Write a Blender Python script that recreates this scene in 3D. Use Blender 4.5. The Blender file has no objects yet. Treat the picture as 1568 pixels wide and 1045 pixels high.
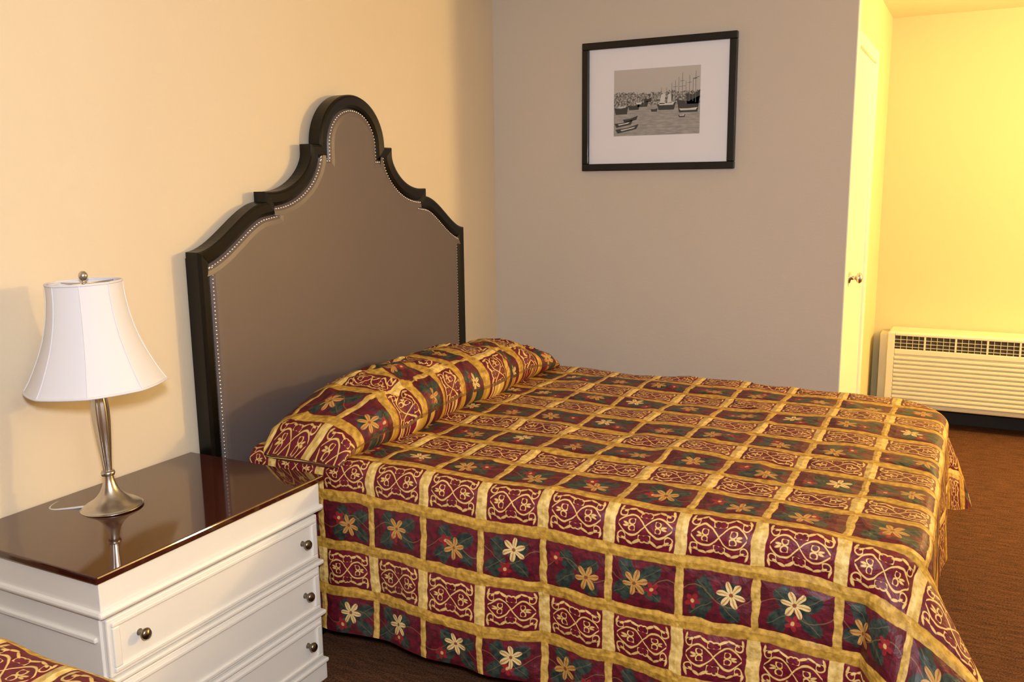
import bpy, bmesh, math, random
from mathutils import Vector, Matrix, noise
random.seed(3)
sc=bpy.context.scene
try:
    sc.view_settings.view_transform='Standard'
    sc.view_settings.look='None'
except Exception: pass

# ---------------------------------------------------------------- node helpers
class E:
    def __init__(s,nt,k): s.nt=nt; s.k=k
    def _m(s,op,*a):
        n=s.nt.nodes.new('ShaderNodeMath'); n.operation=op
        for i,v in enumerate(a):
            if isinstance(v,E): s.nt.links.new(v.k,n.inputs[i])
            else: n.inputs[i].default_value=float(v)
        return E(s.nt,n.outputs[0])
    def __add__(s,o): return s._m('ADD',s,o)
    __radd__=__add__
    def __sub__(s,o): return s._m('SUBTRACT',s,o)
    def __rsub__(s,o): return s._m('SUBTRACT',o,s)
    def __mul__(s,o): return s._m('MULTIPLY',s,o)
    __rmul__=__mul__
    def __truediv__(s,o): return s._m('DIVIDE',s,o)
    def abs(s): return s._m('ABSOLUTE',s)
    def floor(s): return s._m('FLOOR',s)
    def cos(s): return s._m('COSINE',s)
    def sin(s): return s._m('SINE',s)
    def sqrt(s): return s._m('SQRT',s)
    def pow(s,e): return s._m('POWER',s,e)
    def lt(s,o): return s._m('LESS_THAN',s,o)
    def gt(s,o): return s._m('GREATER_THAN',s,o)
    def min(s,o): return s._m('MINIMUM',s,o)
    def max(s,o): return s._m('MAXIMUM',s,o)
    def atan2(s,o): return s._m('ARCTAN2',s,o)
    def mod(s,o): return s._m('FLOORED_MODULO',s,o)
def soft(nt,e,lo,hi):
    """1 below lo -> 0 above hi"""
    n=nt.nodes.new('ShaderNodeMapRange'); nt.links.new(e.k,n.inputs[0])
    n.inputs[1].default_value=lo; n.inputs[2].default_value=hi
    n.inputs[3].default_value=1; n.inputs[4].default_value=0
    return E(nt,n.outputs[0])
def mixc(nt,f,a,b):
    n=nt.nodes.new('ShaderNodeMix'); n.data_type='RGBA'
    if isinstance(f,E): nt.links.new(f.k,n.inputs[0])
    else: n.inputs[0].default_value=f
    for i,v in ((6,a),(7,b)):
        if isinstance(v,tuple): n.inputs[i].default_value=(*v,1)
        else: nt.links.new(v,n.inputs[i])
    return n.outputs[2]
def newmat(name):
    m=bpy.data.materials.new(name); m.use_nodes=True
    nt=m.node_tree; b=nt.nodes['Principled BSDF']
    return m,nt,b
def noise_node(nt,scale,detail=3,vec=None,rough=.5):
    n=nt.nodes.new('ShaderNodeTexNoise'); n.inputs['Scale'].default_value=scale
    n.inputs['Detail'].default_value=detail; n.inputs['Roughness'].default_value=rough
    if vec is None:
        tc=nt.nodes.new('ShaderNodeTexCoord'); vec=tc.outputs['Object']
    nt.links.new(vec,n.inputs['Vector'])
    return n.outputs['Fac']
def bump(nt,b,h,strength,dist):
    n=nt.nodes.new('ShaderNodeBump'); n.inputs['Strength'].default_value=strength
    n.inputs['Distance'].default_value=dist
    nt.links.new(h,n.inputs['Height']); nt.links.new(n.outputs[0],b.inputs['Normal'])
def simple(name,col,rough=.5,metal=0,coat=0,var=.08,nscale=8,bs=0,bd=.002,bscale=200,spec=.5):
    m,nt,b=newmat(name)
    f=E(nt,noise_node(nt,nscale))
    c1=tuple(max(0,c*(1-var)) for c in col); c2=tuple(min(1,c*(1+var)) for c in col)
    nt.links.new(mixc(nt,f,c1,c2),b.inputs['Base Color'])
    b.inputs['Roughness'].default_value=rough; b.inputs['Metallic'].default_value=metal
    b.inputs['Coat Weight'].default_value=coat; b.inputs['Specular IOR Level'].default_value=spec
    if bs: bump(nt,b,noise_node(nt,bscale,4),bs,bd)
    return m
M_wall=simple('wall_paint',(.59,.53,.46),.85,var=.03,nscale=2,bs=.3,bd=.002,bscale=90,spec=.2)
M_walll=simple('wall_paint_warmlit',(.68,.59,.45),.85,var=.03,nscale=2,bs=.3,bd=.002,bscale=90,spec=.2)  # wall paint with the warm light on the left wall mixed into its colour
M_wally=simple('alcove_paint_warmlit',(.67,.585,.34),.85,var=.03,nscale=2,bs=.2,bd=.002,bscale=90,spec=.2)  # yellow of the alcove lamplight put into the paint colour
M_ceil=simple('ceiling_paint',(.75,.71,.52),.9,var=.03,bs=.2,bd=.002,bscale=120)
M_trim=simple('trim_paint',(.82,.80,.66),.4,var=.02)
M_white=simple('white_lacquer',(.76,.74,.69),.38,var=.03,nscale=5)
M_black=simple('black_frame',(.006,.005,.005),.35,coat=.1,var=.1,spec=.35)
M_hbf=simple('headboard_frame_lacquer',(.004,.003,.002),.33,coat=.04,var=.1,spec=.28)
M_leather=simple('taupe_leather',(.120,.094,.090),.42,var=.06,nscale=4,bs=.15,bd=.001,bscale=350)
M_nail=simple('nail_steel',(.75,.72,.66),.3,1)
M_nickel=simple('brushed_nickel',(.58,.54,.49),.28,1,var=.05)
M_knob=simple('dark_knob',(.22,.18,.13),.3,1)
M_glass=simple('brown_glass_top',(.046,.009,.005),.06,coat=.5,var=.05)
M_mat=simple('mat_board',(.78,.78,.85),.8,var=.01)
M_ac=simple('beige_plastic',(.74,.69,.52),.5,var=.03)
M_acd=simple('dark_grille',(.05,.035,.02),.7)
M_rub=simple('black_rubber_base',(.012,.010,.008),.6)
M_matt=simple('mattress_ticking',(.6,.58,.55),.9)
M_metal=simple('dark_steel',(.05,.05,.05),.4,1)

def carpet():
    m,nt,b=newmat('brown_carpet')
    tc=nt.nodes.new('ShaderNodeTexCoord')
    a=noise_node(nt,190,3,tc.outputs['Object'])
    mp=nt.nodes.new('ShaderNodeMapping'); mp.inputs['Scale'].default_value=(12,70,1); nt.links.new(tc.outputs['Object'],mp.inputs[0])
    c=noise_node(nt,1,4,mp.outputs[0])
    f=E(nt,a)*.65+E(nt,c)*.35
    col=mixc(nt,soft(nt,f,.62,.38),(.160,.066,.030),(.036,.018,.011))
    nt.links.new(col,b.inputs['Base Color']); b.inputs['Roughness'].default_value=.95
    b.inputs['Specular IOR Level'].default_value=.1
    bump(nt,b,a,.6,.004)
    return m
M_carpet=carpet()

def shade_mat():
    m,nt,b=newmat('shade_fabric')
    b.inputs['Base Color'].default_value=(.82,.82,.88,1); b.inputs['Roughness'].default_value=.75
    bump(nt,b,noise_node(nt,400,2),.1,.0005)
    tr=nt.nodes.new('ShaderNodeBsdfTranslucent'); tr.inputs[0].default_value=(.8,.78,.74,1)
    mx=nt.nodes.new('ShaderNodeMixShader'); mx.inputs[0].default_value=.2
    nt.links.new(b.outputs[0],mx.inputs[1]); nt.links.new(tr.outputs[0],mx.inputs[2])
    nt.links.new(mx.outputs[0],nt.nodes['Material Output'].inputs['Surface'])
    return m
M_shade=shade_mat()

PX,PY=.185,.150
def quilt():
    m,nt,b=newmat('patterned_bedspread_fabric')
    uv=nt.nodes.new('ShaderNodeUVMap'); uv.uv_map='UVMap'
    wob=nt.nodes.new('ShaderNodeTexNoise'); wob.inputs['Scale'].default_value=22; wob.inputs['Detail'].default_value=2
    nt.links.new(uv.outputs[0],wob.inputs['Vector'])
    sp=nt.nodes.new('ShaderNodeSeparateXYZ'); nt.links.new(uv.outputs[0],sp.inputs[0])
    sw=nt.nodes.new('ShaderNodeSeparateColor'); nt.links.new(wob.outputs['Color'],sw.inputs[0])
    u=E(nt,sp.outputs[0])-.846+(E(nt,sw.outputs[0])-.5)*.014
    v=E(nt,sp.outputs[1])-1.918+(E(nt,sw.outputs[1])-.5)*.014
    cu=(u/PX); cv=(v/PY)
    ci=cu.floor(); ri=cv.floor()
    px=(cu-ci-.5)*PX; py=(cv-ri-.5)*PY
    qx=px.abs(); qy=py.abs()
    odd=ri.mod(2)                       # 0 scroll rows, 1 floral rows
    HY=.0185
    ed=(qx-(PX/2-.016)-odd*.006).max(qy-(PY/2-HY)-odd*.004)   # >0 inside bands
    band=1-soft(nt,ed,-.0006,.0012)
    isv=soft(nt,(qy-(PY/2-HY)),-.0005,.0005)*(1-odd*.65)
    # ---- scroll motif : two crossing vines with curls and leaf tips
    def ln(a,b_): return (a*a+b_*b_).sqrt()
    def ring(X,Y,cx,cy,r): return (ln(X-cx,Y-cy)-r).abs()
    def blob(X,Y,cx,cy,ax,ay,ang=0):
        X=X-cx; Y=Y-cy
        if ang:
            c,s=math.cos(ang),math.sin(ang); X,Y=X*c+Y*s,Y*c-X*s
        return (ln(X/ax,Y/ay)-1)*min(ax,ay)+.0013
    # vines: y = +-.030*sin(pi x/.075)  crossing at the centre and closing near the sides
    d=((qy-(qx*(math.pi/.070)).sin().abs()*.027)).abs()*.70
    d=d.max(qx-.0655)
    d=d.min(ring(qx,qy,.0600,.0300,.0095).max(.0525-qx).max(qy-.0375))
    d=d.min(blob(qx,qy,.0545,.0370,.0060,.0026,-.5))
    d=d.min(ring(qx,qy,.0060,.0300,.0100).max(.0000-(qy-.0240)).max(qx-.0140))
    d=d.min(blob(qx,qy,.0210,.0400,.0105,.0030,.45))
    d=d.min(ring(qx,qy,.0330,.0090,.0080).max((.0270-qx)).max(qy-.0140))
    d=d.min(blob(qx,qy,.0675,.0430,.0026,.0080,.35))
    d=d.min(blob(qx,qy,.0400,.0440,.0085,.0028,-.35))
    d=d.min(blob(qx,qy,.0480,.0030,.0060,.0022,.2))
    scroll=soft(nt,d,.0011,.0023)
    # ---- floral motif
    wn=nt.nodes.new('ShaderNodeTexWhiteNoise'); wn.noise_dimensions='2D'
    cb=nt.nodes.new('ShaderNodeCombineXYZ'); nt.links.new(ci.k,cb.inputs[0]); nt.links.new(ri.k,cb.inputs[1])
    nt.links.new(cb.outputs[0],wn.inputs['Vector'])
    sh=nt.nodes.new('ShaderNodeSeparateColor'); nt.links.new(wn.outputs['Color'],sh.inputs[0])
    h1,h2,h3=[E(nt,sh.outputs[i]) for i in range(3)]
    fx=px-(h1-.5)*.075; fy=py-(h2-.5)*.040
    r=ln(fx,fy); th=fy.atan2(fx)
    pet=r-((th*3+h3*6).cos().abs().pow(1.1)*.026+.008)
    flower=soft(nt,pet,-.0008,.0016)
    core=soft(nt,r,.004,.006)
    vein=soft(nt,((th*3+h3*6).sin().abs()),.0,.35)
    gx=px+(h1-.5)*.105+.010; gy=py+(h2-.5)*.06+.006
    r2=ln(gx,gy); th2=gy.atan2(gx)
    pet2=r2-((th2*2.5+h1*7).cos().abs()*.012+.008)
    fl2=soft(nt,pet2,-.0008,.0012)
    def leaf(ang,off,a_,b_,sx,sy):
        c,s=math.cos(ang),math.sin(ang)
        X=px-sx+(h3-.5)*.04; Y=py-sy+(h1-.5)*.02
        A=X*c+Y*s; B=Y*c-X*s
        q=ln((A.abs()-off)/a_,B/b_)-1
        return q,B
    l1,b1=leaf(.6,.040,.034,.020,0,0)
    l2,b2=leaf(-.7,.040,.030,.018,.006,0)
    l3,b3=leaf(1.5,.030,.028,.016,-.03,.0)
    lv=l1.min(l2).min(l3)
    leaves=soft(nt,lv,-.06,.06)
    lvein=soft(nt,b1.abs().min(b2.abs()),.0006,.0016)
    stem=soft(nt,(py-(px*38+h3*6).sin()*.022).abs(),.0008,.0018)
    mot=nt.nodes.new('ShaderNodeTexNoise'); mot.inputs['Scale'].default_value=60; mot.inputs['Detail'].default_value=5
    nt.links.new(uv.outputs[0],mot.inputs['Vector']); mo=soft(nt,E(nt,mot.outputs['Fac']),.38,.62)
    mar=mixc(nt,mo,(.150,.005,.018),(.090,.003,.010))
    marf=mixc(nt,mo,(.125,.005,.016),(.055,.005,.010))
    gold=mixc(nt,mo,(.58,.345,.055),(.33,.175,.022))
    cream=mixc(nt,mo,(.75,.55,.20),(.52,.33,.080))
    bands=mixc(nt,isv,gold,cream)
    pan_s=mixc(nt,scroll,mar,(.66,.45,.15))
    green=mixc(nt,mo,(.036,.052,.038),(.012,.020,.019))
    green=mixc(nt,lvein*.5,green,(.16,.11,.05))
    pf=mixc(nt,leaves,marf,green)
    pf=mixc(nt,stem*.6,pf,(.22,.13,.04))
    pf=mixc(nt,fl2,pf,mixc(nt,soft(nt,r2,.004,.006),(.24,.014,.02),(.55,.34,.12)))
    fcol=mixc(nt,h2.gt(.72),(.46,.25,.060),(.68,.50,.21))
    fcol=mixc(nt,vein*.75,fcol,(.20,.02,.02))
    pf=mixc(nt,flower,pf,fcol)
    pf=mixc(nt,core,pf,(.20,.06,.02))
    pan=mixc(nt,odd,pan_s,pf)
    col=mixc(nt,band,pan,bands)
    nt.links.new(col,b.inputs['Base Color'])
    b.inputs['Roughness'].default_value=.52
    b.inputs['Specular IOR Level'].default_value=.38
    wr=nt.nodes.new('ShaderNodeTexNoise'); wr.inputs['Scale'].default_value=11; wr.inputs['Detail'].default_value=5
    wr.inputs['Distortion'].default_value=.6
    nt.links.new(uv.outputs[0],wr.inputs['Vector'])
    puff=soft(nt,ed.abs(),.0,.02)
    h=E(nt,wr.outputs['Fac'])*1.5-puff*.45
    bump(nt,b,h.k,.75,.013)
    return m
M_quilt=quilt()

# ---------------------------------------------------------------- mesh helpers
def link(o,parent=None):
    sc.collection.objects.link(o)
    if parent: o.parent=parent
    return o
def empty(name,loc=(0,0,0)):
    o=bpy.data.objects.new(name,None); o.location=loc; o.empty_display_size=.1
    return link(o)
def mesh(name,vs,fs,mat,parent=None,smooth=False,uvs=None):
    me=bpy.data.meshes.new(name); me.from_pydata([tuple(v) for v in vs],[],fs); me.update()
    if uvs:
        l=me.uv_layers.new(name='UVMap')
        for lp in me.loops: l.data[lp.index].uv=uvs[lp.vertex_index]
    o=bpy.data.objects.new(name,me); me.materials.append(mat)
    if smooth:
        for p in me.polygons: p.use_smooth=True
    return link(o,parent)
def box(name,lo,hi,mat,parent=None,bev=0,seg=2):
    x0,y0,z0=lo; x1,y1,z1=hi
    vs=[(x0,y0,z0),(x1,y0,z0),(x1,y1,z0),(x0,y1,z0),(x0,y0,z1),(x1,y0,z1),(x1,y1,z1),(x0,y1,z1)]
    fs=[(0,3,2,1),(4,5,6,7),(0,1,5,4),(1,2,6,5),(2,3,7,6),(3,0,4,7)]
    o=mesh(name,vs,fs,mat,parent)
    if bev:
        md=o.modifiers.new('bev','BEVEL'); md.width=bev; md.segments=seg; md.limit_method='ANGLE'
    return o
def boxes(name,lst,mat,parent=None,bev=0):
    vs=[];fs=[]
    for lo,hi in lst:
        k=len(vs); x0,y0,z0=lo; x1,y1,z1=hi
        vs+=[(x0,y0,z0),(x1,y0,z0),(x1,y1,z0),(x0,y1,z0),(x0,y0,z1),(x1,y0,z1),(x1,y1,z1),(x0,y1,z1)]
        fs+=[tuple(i+k for i in f) for f in [(0,3,2,1),(4,5,6,7),(0,1,5,4),(1,2,6,5),(2,3,7,6),(3,0,4,7)]]
    o=mesh(name,vs,fs,mat,parent)
    if bev:
        md=o.modifiers.new('bev','BEVEL'); md.width=bev; md.segments=2
    return o
def lathe(name,prof,c,mat,parent=None,seg=48,smooth=True,axis='z',fn=None):
    vs=[];fs=[]
    n=len(prof)
    for i in range(seg):
        a=2*math.pi*i/seg
        for j,(r,h) in enumerate(prof):
            rr=r*(fn(a,j/(n-1)) if fn else 1)
            if axis=='z': vs.append((c[0]+rr*math.cos(a),c[1]+rr*math.sin(a),c[2]+h))
            else: vs.append((c[0]+h,c[1]+rr*math.cos(a),c[2]+rr*math.sin(a)))
    for i in range(seg):
        k=(i+1)%seg
        for j in range(n-1):
            fs.append((i*n+j,k*n+j,k*n+j+1,i*n+j+1))
    return mesh(name,vs,fs,mat,parent,smooth)
def tube(name,pts,r,mat,parent=None):
    cu=bpy.data.curves.new(name,'CURVE'); cu.dimensions='3D'; cu.bevel_depth=r; cu.bevel_resolution=3
    s=cu.splines.new('NURBS'); s.points.add(len(pts)-1)
    for p,q in zip(s.points,pts): p.co=(*q,1)
    s.use_endpoint_u=True; s.order_u=3
    cu.materials.append(mat)
    return link(bpy.data.objects.new(name,cu),parent)

# ---------------------------------------------------------------- room
FY=4.02; WX=1.685; SX=1.655; AY=5.86; RX=4.9; BY=-1.7; CZ=2.385
box('floor',(-.1,BY-.1,-.1),(RX+.1,AY+.1,0),M_carpet)
box('ceiling',(-.1,BY-.1,CZ),(RX+.1,AY+.1,CZ+.1),M_ceil)
box('wall_left',(-.1,BY-.1,0),(0,FY+.1,CZ),M_walll)
box('wall_far',(0,FY,0),(WX,FY+.1,CZ),M_wall)
box('wall_passage',(SX-.1,FY+.1,0),(SX,AY,CZ),M_wally)
box('wall_end',(SX-.1,AY,0),(RX+.1,AY+.1,CZ),M_wally)
box('wall_right',(RX,BY-.1,0),(RX+.1,AY,CZ),M_wall)
box('wall_back',(-.1,BY-.1,0),(RX,BY,CZ),M_wall)
box('baseboard_end',(SX+.01,AY-.012,0),(RX,AY,.10),M_rub)
box('baseboard_passage',(SX,5.05,0),(SX+.010,AY-.012,.10),M_rub)
box('trim_1',(WX,FY+.002,0),(WX+.004,FY+.09,CZ-.001),M_trim)

door=empty('door_1',(SX,4.55,0))
def L(p,o): return (p[0]-o[0],p[1]-o[1],p[2]-o[2])
do=(SX,4.55,0)
def dbox(n,lo,hi,mat,bev=.003): return box(n,L(lo,do),L(hi,do),mat,door,bev)
dbox('leaf',(SX+.0005,4.195,.01),(SX+.012,4.91,2.03),M_trim)
dbox('casing_near',(SX+.0005,4.125,0),(SX+.026,4.195,2.09),M_trim,.005)
dbox('casing_far',(SX+.0005,4.91,0),(SX+.026,4.975,2.09),M_trim,.005)
dbox('casing_top',(SX+.0005,4.195,2.03),(SX+.026,4.91,2.09),M_trim,.005)
lathe('knob',[(.0,.0),(.026,.0),(.026,.006),(.010,.010),(.010,.03),(.022,.036),(.025,.046),(.018,.056),(0,.060)],(.012,4.34-4.55,1.02),M_nickel,door,24,axis='x')

# ---------------------------------------------------------------- headboard
def hb_outline():
    h=[]
    N=22
    for i in range(N+1):
        a=math.pi/2*i/N
        h.append((.197*math.sin(a),1.612+.186*math.cos(a)))
    h.append((.247,1.612)); h.append((.247,1.580))
    for i in range(1,15):
        a=math.pi/2*i/14
        h.append((.247+.205*(1-math.cos(a))**.9,1.580-.131*math.sin(a)**1.1))
    h.append((.49,1.449)); h.append((.49,1.416))
    for i in range(1,19):
        t=i/18; s=t*t*(3-2*t); s=.85*s+.15*t
        h.append((.49+.31*t,1.416-.146*s))
    h.append((.80,.0+.02))
    left=[(-y,z) for y,z in reversed(h[1:])]
    return left+h
def offset(pts,d):
    out=[];n=len(pts)
    for i in range(n):
        a=Vector(pts[i-1]) if i>0 else None
        p=Vector(pts[i]); c=Vector(pts[i+1]) if i<n-1 else None
        ns=[]
        if a is not None: e=(p-a).normalized(); ns.append(Vector((e.y,-e.x)))
        if c is not None: e=(c-p).normalized(); ns.append(Vector((e.y,-e.x)))
        if len(ns)==2:
            m=ns[0]+ns[1]; k=max(.3,1+ns[0].dot(ns[1])); m=m/k
        else: m=ns[0]
        q=p+m*d
        out.append((q.x,q.y))
    return out
def headboard(name,yc):
    root=empty(name,(0,yc,0))
    base=hb_outline(); n=len(base)
    def layers(nm,ls,mat,fill=False):
        vs=[];fs=[]
        for d,x in ls:
            for (y,z) in offset(base,d): vs.append((x,y,max(z,.02)))
        for k in range(len(ls)-1):
            for i in range(n-1):
                fs.append((k*n+i,(k+1)*n+i,(k+1)*n+i+1,k*n+i+1))
        if fill:
            k=(len(ls)-1)*n; fs.append(tuple(k+i for i in range(n)))
        o=mesh(nm,vs,fs,mat,root)
        bm=bmesh.new(); bm.from_mesh(o.data)
        bmesh.ops.triangulate(bm,faces=[f for f in bm.faces if len(f.verts)>4])
        bmesh.ops.recalc_face_normals(bm,faces=bm.faces); bm.to_mesh(o.data); bm.free()
        return o
    layers('frame',[(.0,.018),(.0,.066),(.003,.071),(.010,.074),(.036,.070),(.046,.064),(.050,.056)],M_hbf)
    layers('upholstered_panel',[(.048,.050),(.050,.056),(.056,.064),(.066,.069),(.080,.071)],M_leather,True)
    box('back_board',(.004,-.79,.02),(.02,.79,1.25),M_hbf,root)
    path=offset(base,.058); pts=[Vector(p) for p in path]
    vs=[];fs=[]; dist=0; nxt=0
    for a,b in zip(pts[:-1],pts[1:]):
        l=(b-a).length
        while nxt<=dist+l:
            p=a.lerp(b,(nxt-dist)/l) if l>0 else a
            nxt+=.0125
            if p.y<.35: continue
            k=len(vs); r=.0036
            for ring,(rr,hh) in enumerate(((r,0),(r*.75,.0024))):
                for s in range(7):
                    an=2*math.pi*s/7
                    vs.append((.0645+hh,p.x+rr*math.cos(an),p.y+rr*math.sin(an)))
            vs.append((.0645+.0033,p.x,p.y))
            for s in range(7):
                t=(s+1)%7
                fs.append((k+s,k+t,k+7+t,k+7+s)); fs.append((k+7+s,k+7+t,k+14))
        dist+=l
    mesh('nail_heads',vs,fs,M_nail,root,True)
    return root
headboard('headboard',2.78)
headboard('headboard',.12)

# ---------------------------------------------------------------- bed
H=.668
def bed(name,dy):
    root=empty(name,(0,dy,0))
    x0,xe=.20,2.085; yn,yf=2.055,3.53; R=.05; rn=.08; rf=.15
    P=[]
    def lerp(a,b,t): return a+(b-a)*t
    N1=180
    for i in range(N1+1):
        x=lerp(x0,xe-rn,i/N1); P.append((x,yn,0,-1,0,0,.565))
    NC=26
    for i in range(1,NC):
        a=-math.pi/2+math.pi/2*i/NC; t=i/NC
        P.append((xe-rn+rn*math.cos(a),yn+rn+rn*math.sin(a),math.cos(a),math.sin(a),math.sin(math.pi*t)**1.2,0,lerp(.565,.46,t)))
    N2=110
    for i in range(N2+1):
        t=i/N2
        P.append((xe,lerp(yn+rn,yf-rf,t),1,0,0,0,lerp(.46,.37,t)))
    for i in range(1,NC):
        a=math.pi/2*i/NC; t=i/NC
        P.append((xe-rf+rf*math.cos(a),yf-rf+rf*math.sin(a),math.cos(a),math.sin(a),0,math.sin(math.pi*t),lerp(.37,.5,t)))
    for i in range(81):
        x=lerp(xe-rf,x0,i/80); P.append((x,yf,0,1,0,0,.5))
    n=len(P)
    vs=[];uv=[];fs=[]
    ND=48; NR=60
    def topz(x,y):
        v=Vector((x*3.0,y*3.0,dy))
        e=max(0,x-1.75)/.33
        rd=1-abs(noise.noise(Vector((x*2.2+y*1.2,y*2.6-x,3+dy))))*2.6
        return H+.010*noise.noise(v)+.006*noise.noise(v*3.1)+max(0,rd-.70)*.018-.004-.012*min(1,e)**2
    arc=R*math.pi/2
    per=[0]
    for i in range(1,n): per.append(per[-1]+math.hypot(P[i][0]-P[i-1][0],P[i][1]-P[i-1][1]))
    for k in range(ND,-1,-1):
        for i,(x,y,nx,ny,cn,cf,drop) in enumerate(P):
            d=drop*k/ND
            z0=topz(x,y)
            if d<arc:
                a=d/R; off=R*math.sin(a); z=z0-R*(1-math.cos(a))
            else:
                q=d-arc
                pp=per[i]
                rip=(.012*math.sin(pp*9.0+1.0)+.007*math.sin(pp*23+dy)+.020*noise.noise(Vector((pp*4,q*2.0,5+dy)))+.008*noise.noise(Vector((pp*11,q*4,dy))))*min(1,q/.35)
                off=R+q*(.030+.85*cn+.42*cf)+rip*(1+1.0*cn)
                off+=.022*math.sin(per[i]*70)*(cn+cf)*min(1,q/.15)
                z=z0-R-q*math.cos(math.atan(.50*(cn)+.25*cf))
            vs.append((x+nx*off,y+ny*off,max(z,.012)))
            uv.append((x+nx*d,y+ny*d))
    for k in range(1,NR+1):
        t=k/NR
        for (x,y,nx,ny,cn,cf,drop) in P:
            sx=min(max(x,x0),1.45); sy=(yn+yf)/2
            X=lerp(x,sx,t); Y=lerp(y,sy,t)
            vs.append((X,Y,topz(X,Y))); uv.append((X,Y))
    rows=ND+1+NR
    for r in range(rows-1):
        for i in range(n-1):
            fs.append((r*n+i,r*n+i+1,(r+1)*n+i+1,(r+1)*n+i))
    mesh('bedspread',vs,fs,M_quilt,root,True,uv)
    # pillows covered by the spread
    vs=[];uv=[];fs=[]
    NY=170;NA=72
    hy=.775; ym=(yn+yf)/2-.012
    for i in range(NY+1):
        t=-1+2*i/NY
        if t<0: e=max(0,1-abs(t)**3.2)**.62
        else: e=max(0,1-t**2.3)**.85
        e2=max(0,1-abs(t)**10)**.5
        val=math.exp(-((t-.02)/.09)**2)
        hz=.120*(.07+.93*e)*(1-.15*val); hx=.185*(.80+.20*e2)*(1-.06*val)+.012*math.sin(t*9)
        acc=0;last=None
        for j in range(NA):
            a=2*math.pi*j/NA
            ca,sa=math.cos(a),math.sin(a)
            X=hx*math.copysign(abs(ca)**.85,ca); Z=hz*math.copysign(abs(sa)**.9,sa)
            x=.405+X; y=ym+hy*t; z=H+.010+.050*e+Z
            nz=noise.noise(Vector((x*4,y*6,dy)))*.016+noise.noise(Vector((x*9+y*7,y*14,dy)))*.010
            rd=1-abs(noise.noise(Vector((x*5-y*4,y*5,7+dy))))*2.4
            nz+=max(0,rd-.72)*.045
            nz*=min(1,e*1.5+.15)
            z+=nz; x+=nz*.9
            z-=.03*max(0,abs(t)-.93)/.07
            if last and 0<=j<=NA//2+12: acc+=math.dist(last,(x,z))
            last=(x,z)
            vs.append((x,y,z)); uv.append((.60-acc,y-.03))
    for i in range(NY):
        for j in range(NA):
            k=(j+1)%NA
            fs.append((i*NA+j,(i+1)*NA+j,(i+1)*NA+k,i*NA+k))
    fs.append(tuple(range(NA))); fs.append(tuple(NY*NA+j for j in range(NA)))
    mesh('pillow_sham',vs,fs,M_quilt,root,True,uv)
    box('mattress',(.22,yn+.03,.30),(xe-.04,yf-.03,H-.04),M_matt,root,.04)
    box('box_spring',(.22,yn+.03,.16),(xe-.04,yf-.03,.298),M_matt,root,.01)
    boxes('legs',[((a,b,0),(a+.04,b+.04,.16)) for a in (.3,1.9) for b in (yn+.08,yf-.14)],M_metal,root)
    return root
bed('bed',0)
bed('bed',-2.65)

# ---------------------------------------------------------------- nightstand
ns=empty('nightstand',(.27,1.58,0)); no=(.27,1.58,0)
def nb(n,lo,hi,mat,bev=.003): return box(n,L(lo,no),L(hi,no),mat,ns,bev)
yA,yB=1.188,1.952; xF=.538; T=.640
nb('glass_top',(.006,yA,T-.018),(xF,yB,T),M_glass,.004)
nb('frieze',(.008,yA+.012,T-.088),(xF-.012,yB-.012,T-.018),M_white,.002)
nb('cornice_molding',(.008,yA+.003,T-.104),(xF-.002,yB-.003,T-.087),M_white,.007)
nb('carcass',(.008,yA+.018,.065),(xF-.030,yB-.018,T-.10),M_white,.002)
nb('plinth',(.008,yA+.010,.0),(xF-.015,yB-.010,.065),M_white,.004)
for i,(z0,z1) in enumerate(((.386,.526),(.228,.366),(.074,.208))):
    nb('drawer_%d'%(i+1),(xF-.032,yA+.024,z0),(xF-.014,yB-.024,z1),M_white,.004)
    w=.020; a0,a1=yA+.034,yB-.034; b0,b1=z0+.010,z1-.010; xx0,xx1=xF-.016,xF-.008
    lst=[((xx0,a0,b0),(xx1,a1,b0+w*.6)),((xx0,a0,b1-w*.6),(xx1,a1,b1)),((xx0,a0,b0+w*.6),(xx1,a0+w,b1-w*.6)),((xx0,a1-w,b0+w*.6),(xx1,a1,b1-w*.6))]
    boxes('drawer_molding_%d'%(i+1),[(L(p,no),L(q,no)) for p,q in lst],M_white,ns,.003)
    nb('rail_%d'%(i+1),(xF-.03,yA+.010,z0-.016),(xF-.006,yB-.010,z0-.003),M_white,.004)
    for j,y in enumerate((yA+.108,yB-.092)):
        lathe('knob_%d_%d'%(i+1,j),[(0,0),(.009,0),(.007,.004),(.006,.012),(.012,.016),(.0145,.022),(.011,.028),(0,.030)],L((xF-.015,y,(z0+z1)/2+.004),no),M_knob,ns,20,axis='x')
nb('side_molding',(.03,yA+.010,.470),(xF-.04,yA+.02,.482),M_white,.003)

# ---------------------------------------------------------------- lamp
lx,ly,lz=.199,1.503,T
lamp=empty('table_lamp',(lx,ly,lz))
lamp.rotation_euler=(math.radians(1.0),math.radians(-1.3),0)
def sm(prof,k=4):
    out=[]
    for i in range(len(prof)-1):
        p0=prof[max(0,i-1)];p1=prof[i];p2=prof[i+1];p3=prof[min(len(prof)-1,i+2)]
        for s in range(k):
            t=s/k
            out.append(tuple(.5*((2*p1[c])+(-p0[c]+p2[c])*t+(2*p0[c]-5*p1[c]+4*p2[c]-p3[c])*t*t+(-p0[c]+3*p1[c]-3*p2[c]+p3[c])*t**3) for c in (0,1)))
    out.append(prof[-1]); return out
base=sm([(.0,.001),(.072,.001),(.0735,.005),(.065,.012),(.043,.025),(.025,.045),(.015,.070),(.012,.09)],5)
lathe('base',[(max(r,0),h) for r,h in base],(0,0,0),M_nickel,lamp,56)
lathe('collar',[(.0,.088),(.016,.088),(.018,.094),(.016,.100),(0,.100)],(0,0,0),M_nickel,lamp,32)
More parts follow.
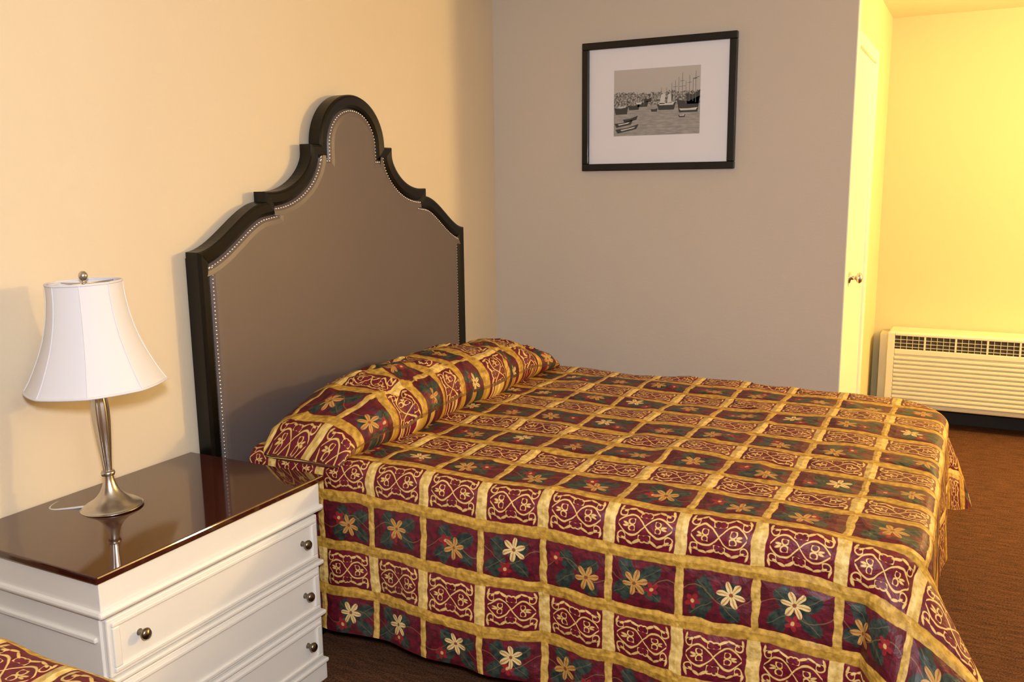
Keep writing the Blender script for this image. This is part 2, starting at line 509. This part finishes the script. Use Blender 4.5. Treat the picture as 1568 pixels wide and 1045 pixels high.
st=sm([(.010,.099),(.0125,.135),(.0170,.185),(.0205,.240),(.0200,.28),(.0145,.32),(.0105,.352),(.010,.37)],5)
lathe('spindle',st,(0,0,0),M_nickel,lamp,72,fn=lambda a,t:1+.08*math.cos(6*a))
lathe('neck',[(0,.330),(.015,.330),(.017,.334),(.013,.340),(.010,.346),(.010,.42),(0,.422)],(0,0,0),M_nickel,lamp,32)
sp=sm([(.169,.330),(.153,.356),(.132,.400),(.113,.448),(.099,.502),(.0915,.552),(.0895,.595)],6)
def shfn(a,t):
    w=(a*8/(2*math.pi))%1; return 1-.034*math.sin(math.pi*w)*(1-.3*t)
sh=lathe('shade',sp,(0,0,0),M_shade,lamp,96,fn=shfn)
md=sh.modifiers.new('s','SOLIDIFY'); md.thickness=.002
for i in range(8):
    a=2*math.pi*i/8
    tube('shade_rib_%d'%i,[(r*1.004*math.cos(a),r*1.004*math.sin(a),h) for r,h in sp[::3]]+[(sp[-1][0]*math.cos(a),sp[-1][0]*math.sin(a),sp[-1][1])],.0016,M_shade,lamp)
for nm,(r,h) in (('rim_bottom',sp[0]),('rim_top',sp[-1])):
    q=0 if nm=='rim_bottom' else 1
    pts=[(r*shfn(2*math.pi*i/96,q)*math.cos(2*math.pi*i/96),r*shfn(2*math.pi*i/96,q)*math.sin(2*math.pi*i/96),h) for i in range(97)]
    tube(nm,pts,.0030,M_shade,lamp)
boxes('spider',[((-.087,-.0015,.590),(.087,.0015,.593)),((-.0015,-.087,.590),(.0015,.087,.593))],M_nickel,lamp)
tube('harp',[(0,-.01,.41),(0,-.05,.45),(0,-.055,.52),(0,-.03,.58),(0,0,.594),(0,.03,.58),(0,.055,.52),(0,.05,.45),(0,.01,.41)],.002,M_nickel,lamp)
lathe('finial',sm([(0,.590),(.008,.592),(.005,.599),(.010,.606),(.011,.614),(.006,.622),(0,.624)],4),(0,0,0),M_nickel,lamp,24)
tube('cord',[(-.05,-.03,.006),(-.09,-.06,.004),(-.13,-.09,.003),(-.165,-.06,.002),(-.18,0,.001)],.003,M_matt,lamp)

# ---------------------------------------------------------------- picture
px0,px1,pz0,pz1=.485,1.205,1.518,2.100
pic=empty('framed_picture',((px0+px1)/2,FY,(pz0+pz1)/2)); po=((px0+px1)/2,FY,(pz0+pz1)/2)
fw=.032
boxes('frame',[(L(a,po),L(b,po)) for a,b in [((px0,FY-.028,pz0),(px1,FY-.001,pz0+fw)),((px0,FY-.028,pz1-fw),(px1,FY-.001,pz1)),((px0,FY-.028,pz0+fw),(px0+fw,FY-.001,pz1-fw)),((px1-fw,FY-.028,pz0+fw),(px1,FY-.001,pz1-fw))]],M_black,pic,.003)
box('mat_board',L((px0+fw-.004,FY-.012,pz0+fw-.004),po),L((px1-fw+.004,FY-.004,pz1-fw+.004),po),M_mat,pic)
def harbor():
    m,nt,b=newmat('harbor_photograph')
    tc=nt.nodes.new('ShaderNodeTexCoord'); sp_=nt.nodes.new('ShaderNodeSeparateXYZ'); nt.links.new(tc.outputs['Generated'],sp_.inputs[0])
    x=E(nt,sp_.outputs[0]); z=E(nt,sp_.outputs[2])
    def nz(sx,sz,det=4):
        mp=nt.nodes.new('ShaderNodeMapping'); mp.inputs['Scale'].default_value=(sx,1,sz); nt.links.new(tc.outputs['Generated'],mp.inputs[0])
        t=nt.nodes.new('ShaderNodeTexNoise'); t.inputs['Scale'].default_value=1; t.inputs['Detail'].default_value=det; nt.links.new(mp.outputs[0],t.inputs[0]); return E(nt,t.outputs['Fac'])
    n1=nz(20,4); n2=nz(46,34); n3=nz(10,40)
    sky=mixc(nt,z,(.44,.42,.40),(.50,.48,.46))
    town=mixc(nt,soft(nt,n2,.40,.60),(.42,.41,.39),(.06,.06,.06))
    water=mixc(nt,soft(nt,n3,.35,.65),(.38,.37,.36),(.26,.255,.25))
    istown=(z-(n1-.5)*.16).lt(.64)
    iswater=(z+(n2-.5)*.16).lt(.44)
    c=mixc(nt,istown,sky,town); c=mixc(nt,iswater,c,water)
    nt.links.new(c,b.inputs['Base Color']); b.inputs['Roughness'].default_value=.5
    return m
qx0,qx1,qz0,qz1=.640,1.045,1.675,1.970
box('harbor_print',L((qx0,FY-.0135,qz0),po),L((qx1,FY-.011,qz1),po),harbor(),pic)
M_ink=simple('print_ink_dark',(.045,.045,.045),.6); M_inkl=simple('print_ink_light',(.60,.59,.57),.6); M_inkm=simple('print_ink_mid',(.16,.16,.155),.6)
def flat(nm,polys,mat,dy_=.0142):
    vs=[];fs=[]
    for pl in polys:
        k=len(vs)
        for (a,c) in pl: vs.append(L((qx0+a*(qx1-qx0),FY-dy_,qz0+c*(qz1-qz0)),po))
        fs.append(tuple(range(k,k+len(pl))))
    return mesh(nm,vs,fs,mat,pic)
def hull(x,z,w,h,sk=0): return [(x-w/2,z+h-sk),(x-w*.40,z-sk),(x+w*.40,z+sk),(x+w/2,z+h*1.25+sk),(x,z+h*.85)]
flat('boat_hulls',[hull(.16,.07,.28,.06,.03),hull(.12,.15,.22,.06,.02),hull(.20,.22,.18,.05,.02),hull(.09,.33,.17,.10),hull(.24,.39,.14,.07),hull(.62,.37,.22,.09),hull(.48,.35,.08,.04),hull(.87,.32,.26,.19),hull(.80,.25,.08,.035),hull(.34,.43,.14,.07),hull(.92,.44,.16,.16),hull(.40,.50,.10,.05)],M_ink)
flat('boat_highlights',[hull(.17,.095,.18,.018,.02),hull(.12,.175,.14,.018,.014),hull(.62,.44,.19,.035),[(.54,.46),(.60,.46),(.61,.62),(.56,.60)],[(.63,.47),(.68,.47),(.67,.60),(.64,.60)],hull(.30,.47,.07,.03),hull(.80,.27,.06,.015),hull(.10,.43,.1,.02),hull(.87,.35,.21,.03)],M_inkl,.0146)
masts=[]
for (x,a,bb) in [(.68,.45,.76),(.72,.5,.80),(.76,.5,.84),(.80,.5,.90),(.84,.45,.78),(.88,.48,.86),(.92,.48,.82),(.95,.46,.92),(.62,.48,.70),(.56,.46,.70),(.20,.45,.66),(.12,.42,.66),(.36,.45,.62),(.05,.45,.62),(.28,.45,.66)]:
    masts.append([(x-.0028,a),(x+.0028,a),(x+.002,bb),(x-.002,bb)])
masts.append([(.92,.80),(.99,.83),(.99,.838),(.92,.812)])
for (x,z,w) in [(.80,.78,.05),(.80,.70,.07),(.88,.75,.05),(.95,.8,.04),(.72,.7,.05)]:
    masts.append([(x-w/2,z),(x+w/2,z+.004),(x+w/2,z+.010),(x-w/2,z+.006)])
flat('masts',masts,M_inkm,.0144)

# ---------------------------------------------------------------- AC unit
ax0,ax1,ay0,ay1,az0,az1=1.752,2.80,5.62,5.846,.125,.578
ac=empty('wall_air_conditioner',(ax0,ay0,0)); ao=(ax0,ay0,0)
def ab(n,lo,hi,mat,bev=.004): return box(n,L(lo,ao),L(hi,ao),mat,ac,bev)
ab('wall_sleeve',(ax0-.05,ay0+.10,az0+.03),(ax0+.03,ay1,az1-.03),M_ac)
ab('cabinet',(ax0,ay0+.012,az0),(ax1,ay1,az1),M_ac,.012)
ab('front_rim_left',(ax0,ay0,az0),(ax0+.04,ay0+.014,az1-.006),M_ac)
ab('front_rim_right',(ax1-.04,ay0,az0),(ax1,ay0+.014,az1-.006),M_ac)
ab('front_rim_top',(ax0+.04,ay0,az1-.022),(ax1-.04,ay0+.014,az1-.006),M_ac)
ab('front_rim_mid',(ax0+.04,ay0,az1-.132),(ax1-.04,ay0+.014,az1-.100),M_ac)
ab('grille_recess',(ax0+.04,ay0+.009,az1-.100),(ax1-.04,ay0+.0125,az1-.022),M_acd,0)
lst=[]
for i in range(3):
    z=az1-.044-i*.021; lst.append(((ax0+.04,ay0+.003,z-.0012),(ax1-.04,ay0+.009,z+.0012)))
n=30
for i in range(1,n):
    x=ax0+.04+(ax1-ax0-.08)*i/n; lst.append(((x-.0012,ay0+.003,az1-.100),(x+.0012,ay0+.008,az1-.022)))
for i in range(1,6):
    x=ax0+.04+(ax1-ax0-.08)*i/6; lst.append(((x-.005,ay0,az1-.100),(x+.005,ay0+.0095,az1-.022)))
boxes('grille_bars',[(L(a,ao),L(b,ao)) for a,b in lst],M_ac,ac)
lst=[]
z=az1-.142
while z>az0+.03:
    lst.append(((ax0+.04,ay0-.002,z-.018),(ax1-.04,ay0+.0135,z-.002))); z-=.026
boxes('intake_slats',[(L(a,ao),L(b,ao)) for a,b in lst],M_ac,ac,.003)
boxes('feet',[(L((a,ay0+.05,0),ao),L((a+.05,ay1-.03,az0+.002),ao)) for a in (ax0+.05,ax1-.1)],M_rub,ac)

# ---------------------------------------------------------------- lights
def point(name,loc,w,col,r):
    l=bpy.data.lights.new(name,'POINT'); l.energy=w; l.color=col; l.shadow_soft_size=r
    o=bpy.data.objects.new(name,l); o.location=loc; return link(o)
def area(name,loc,tgt,w,col,size):
    l=bpy.data.lights.new(name,'AREA'); l.energy=w; l.color=col; l.size=size
    o=bpy.data.objects.new(name,l); o.location=loc
    o.rotation_euler=(Vector(tgt)-Vector(loc)).to_track_quat('-Z','Y').to_euler(); return link(o)
point('vanity_light',(4.3,4.62,1.90),262,(1,.68,.27),.11)
point('alcove_light',(2.25,4.90,2.1),9,(1,.72,.28),.12)
area('camera_flash',(2.30,-.10,1.72),(.7,3.0,.9),60,(.92,.93,1.0),.14)
area('fill_light',(3.0,.3,2.3),(.8,2.8,.8),20,(1,.84,.62),.8)  # added soft fill that evens out the flash falloff, not a lamp of the room

# ---------------------------------------------------------------- camera
cam=bpy.data.cameras.new('camera'); co=bpy.data.objects.new('camera',cam); link(co)
cam.sensor_width=36; cam.lens=1367/1568*36; cam.clip_start=.02
fwd=Vector((-.453,.874,-.1752)).normalized()
right=Vector((.889,.458,-.0117)); right=(right-fwd*right.dot(fwd)).normalized()
up=right.cross(fwd)
R3=Matrix((right,up,-fwd)).transposed()
co.matrix_world=Matrix.Translation((2.17,0,1.47))@R3.to_4x4()
sc.camera=co
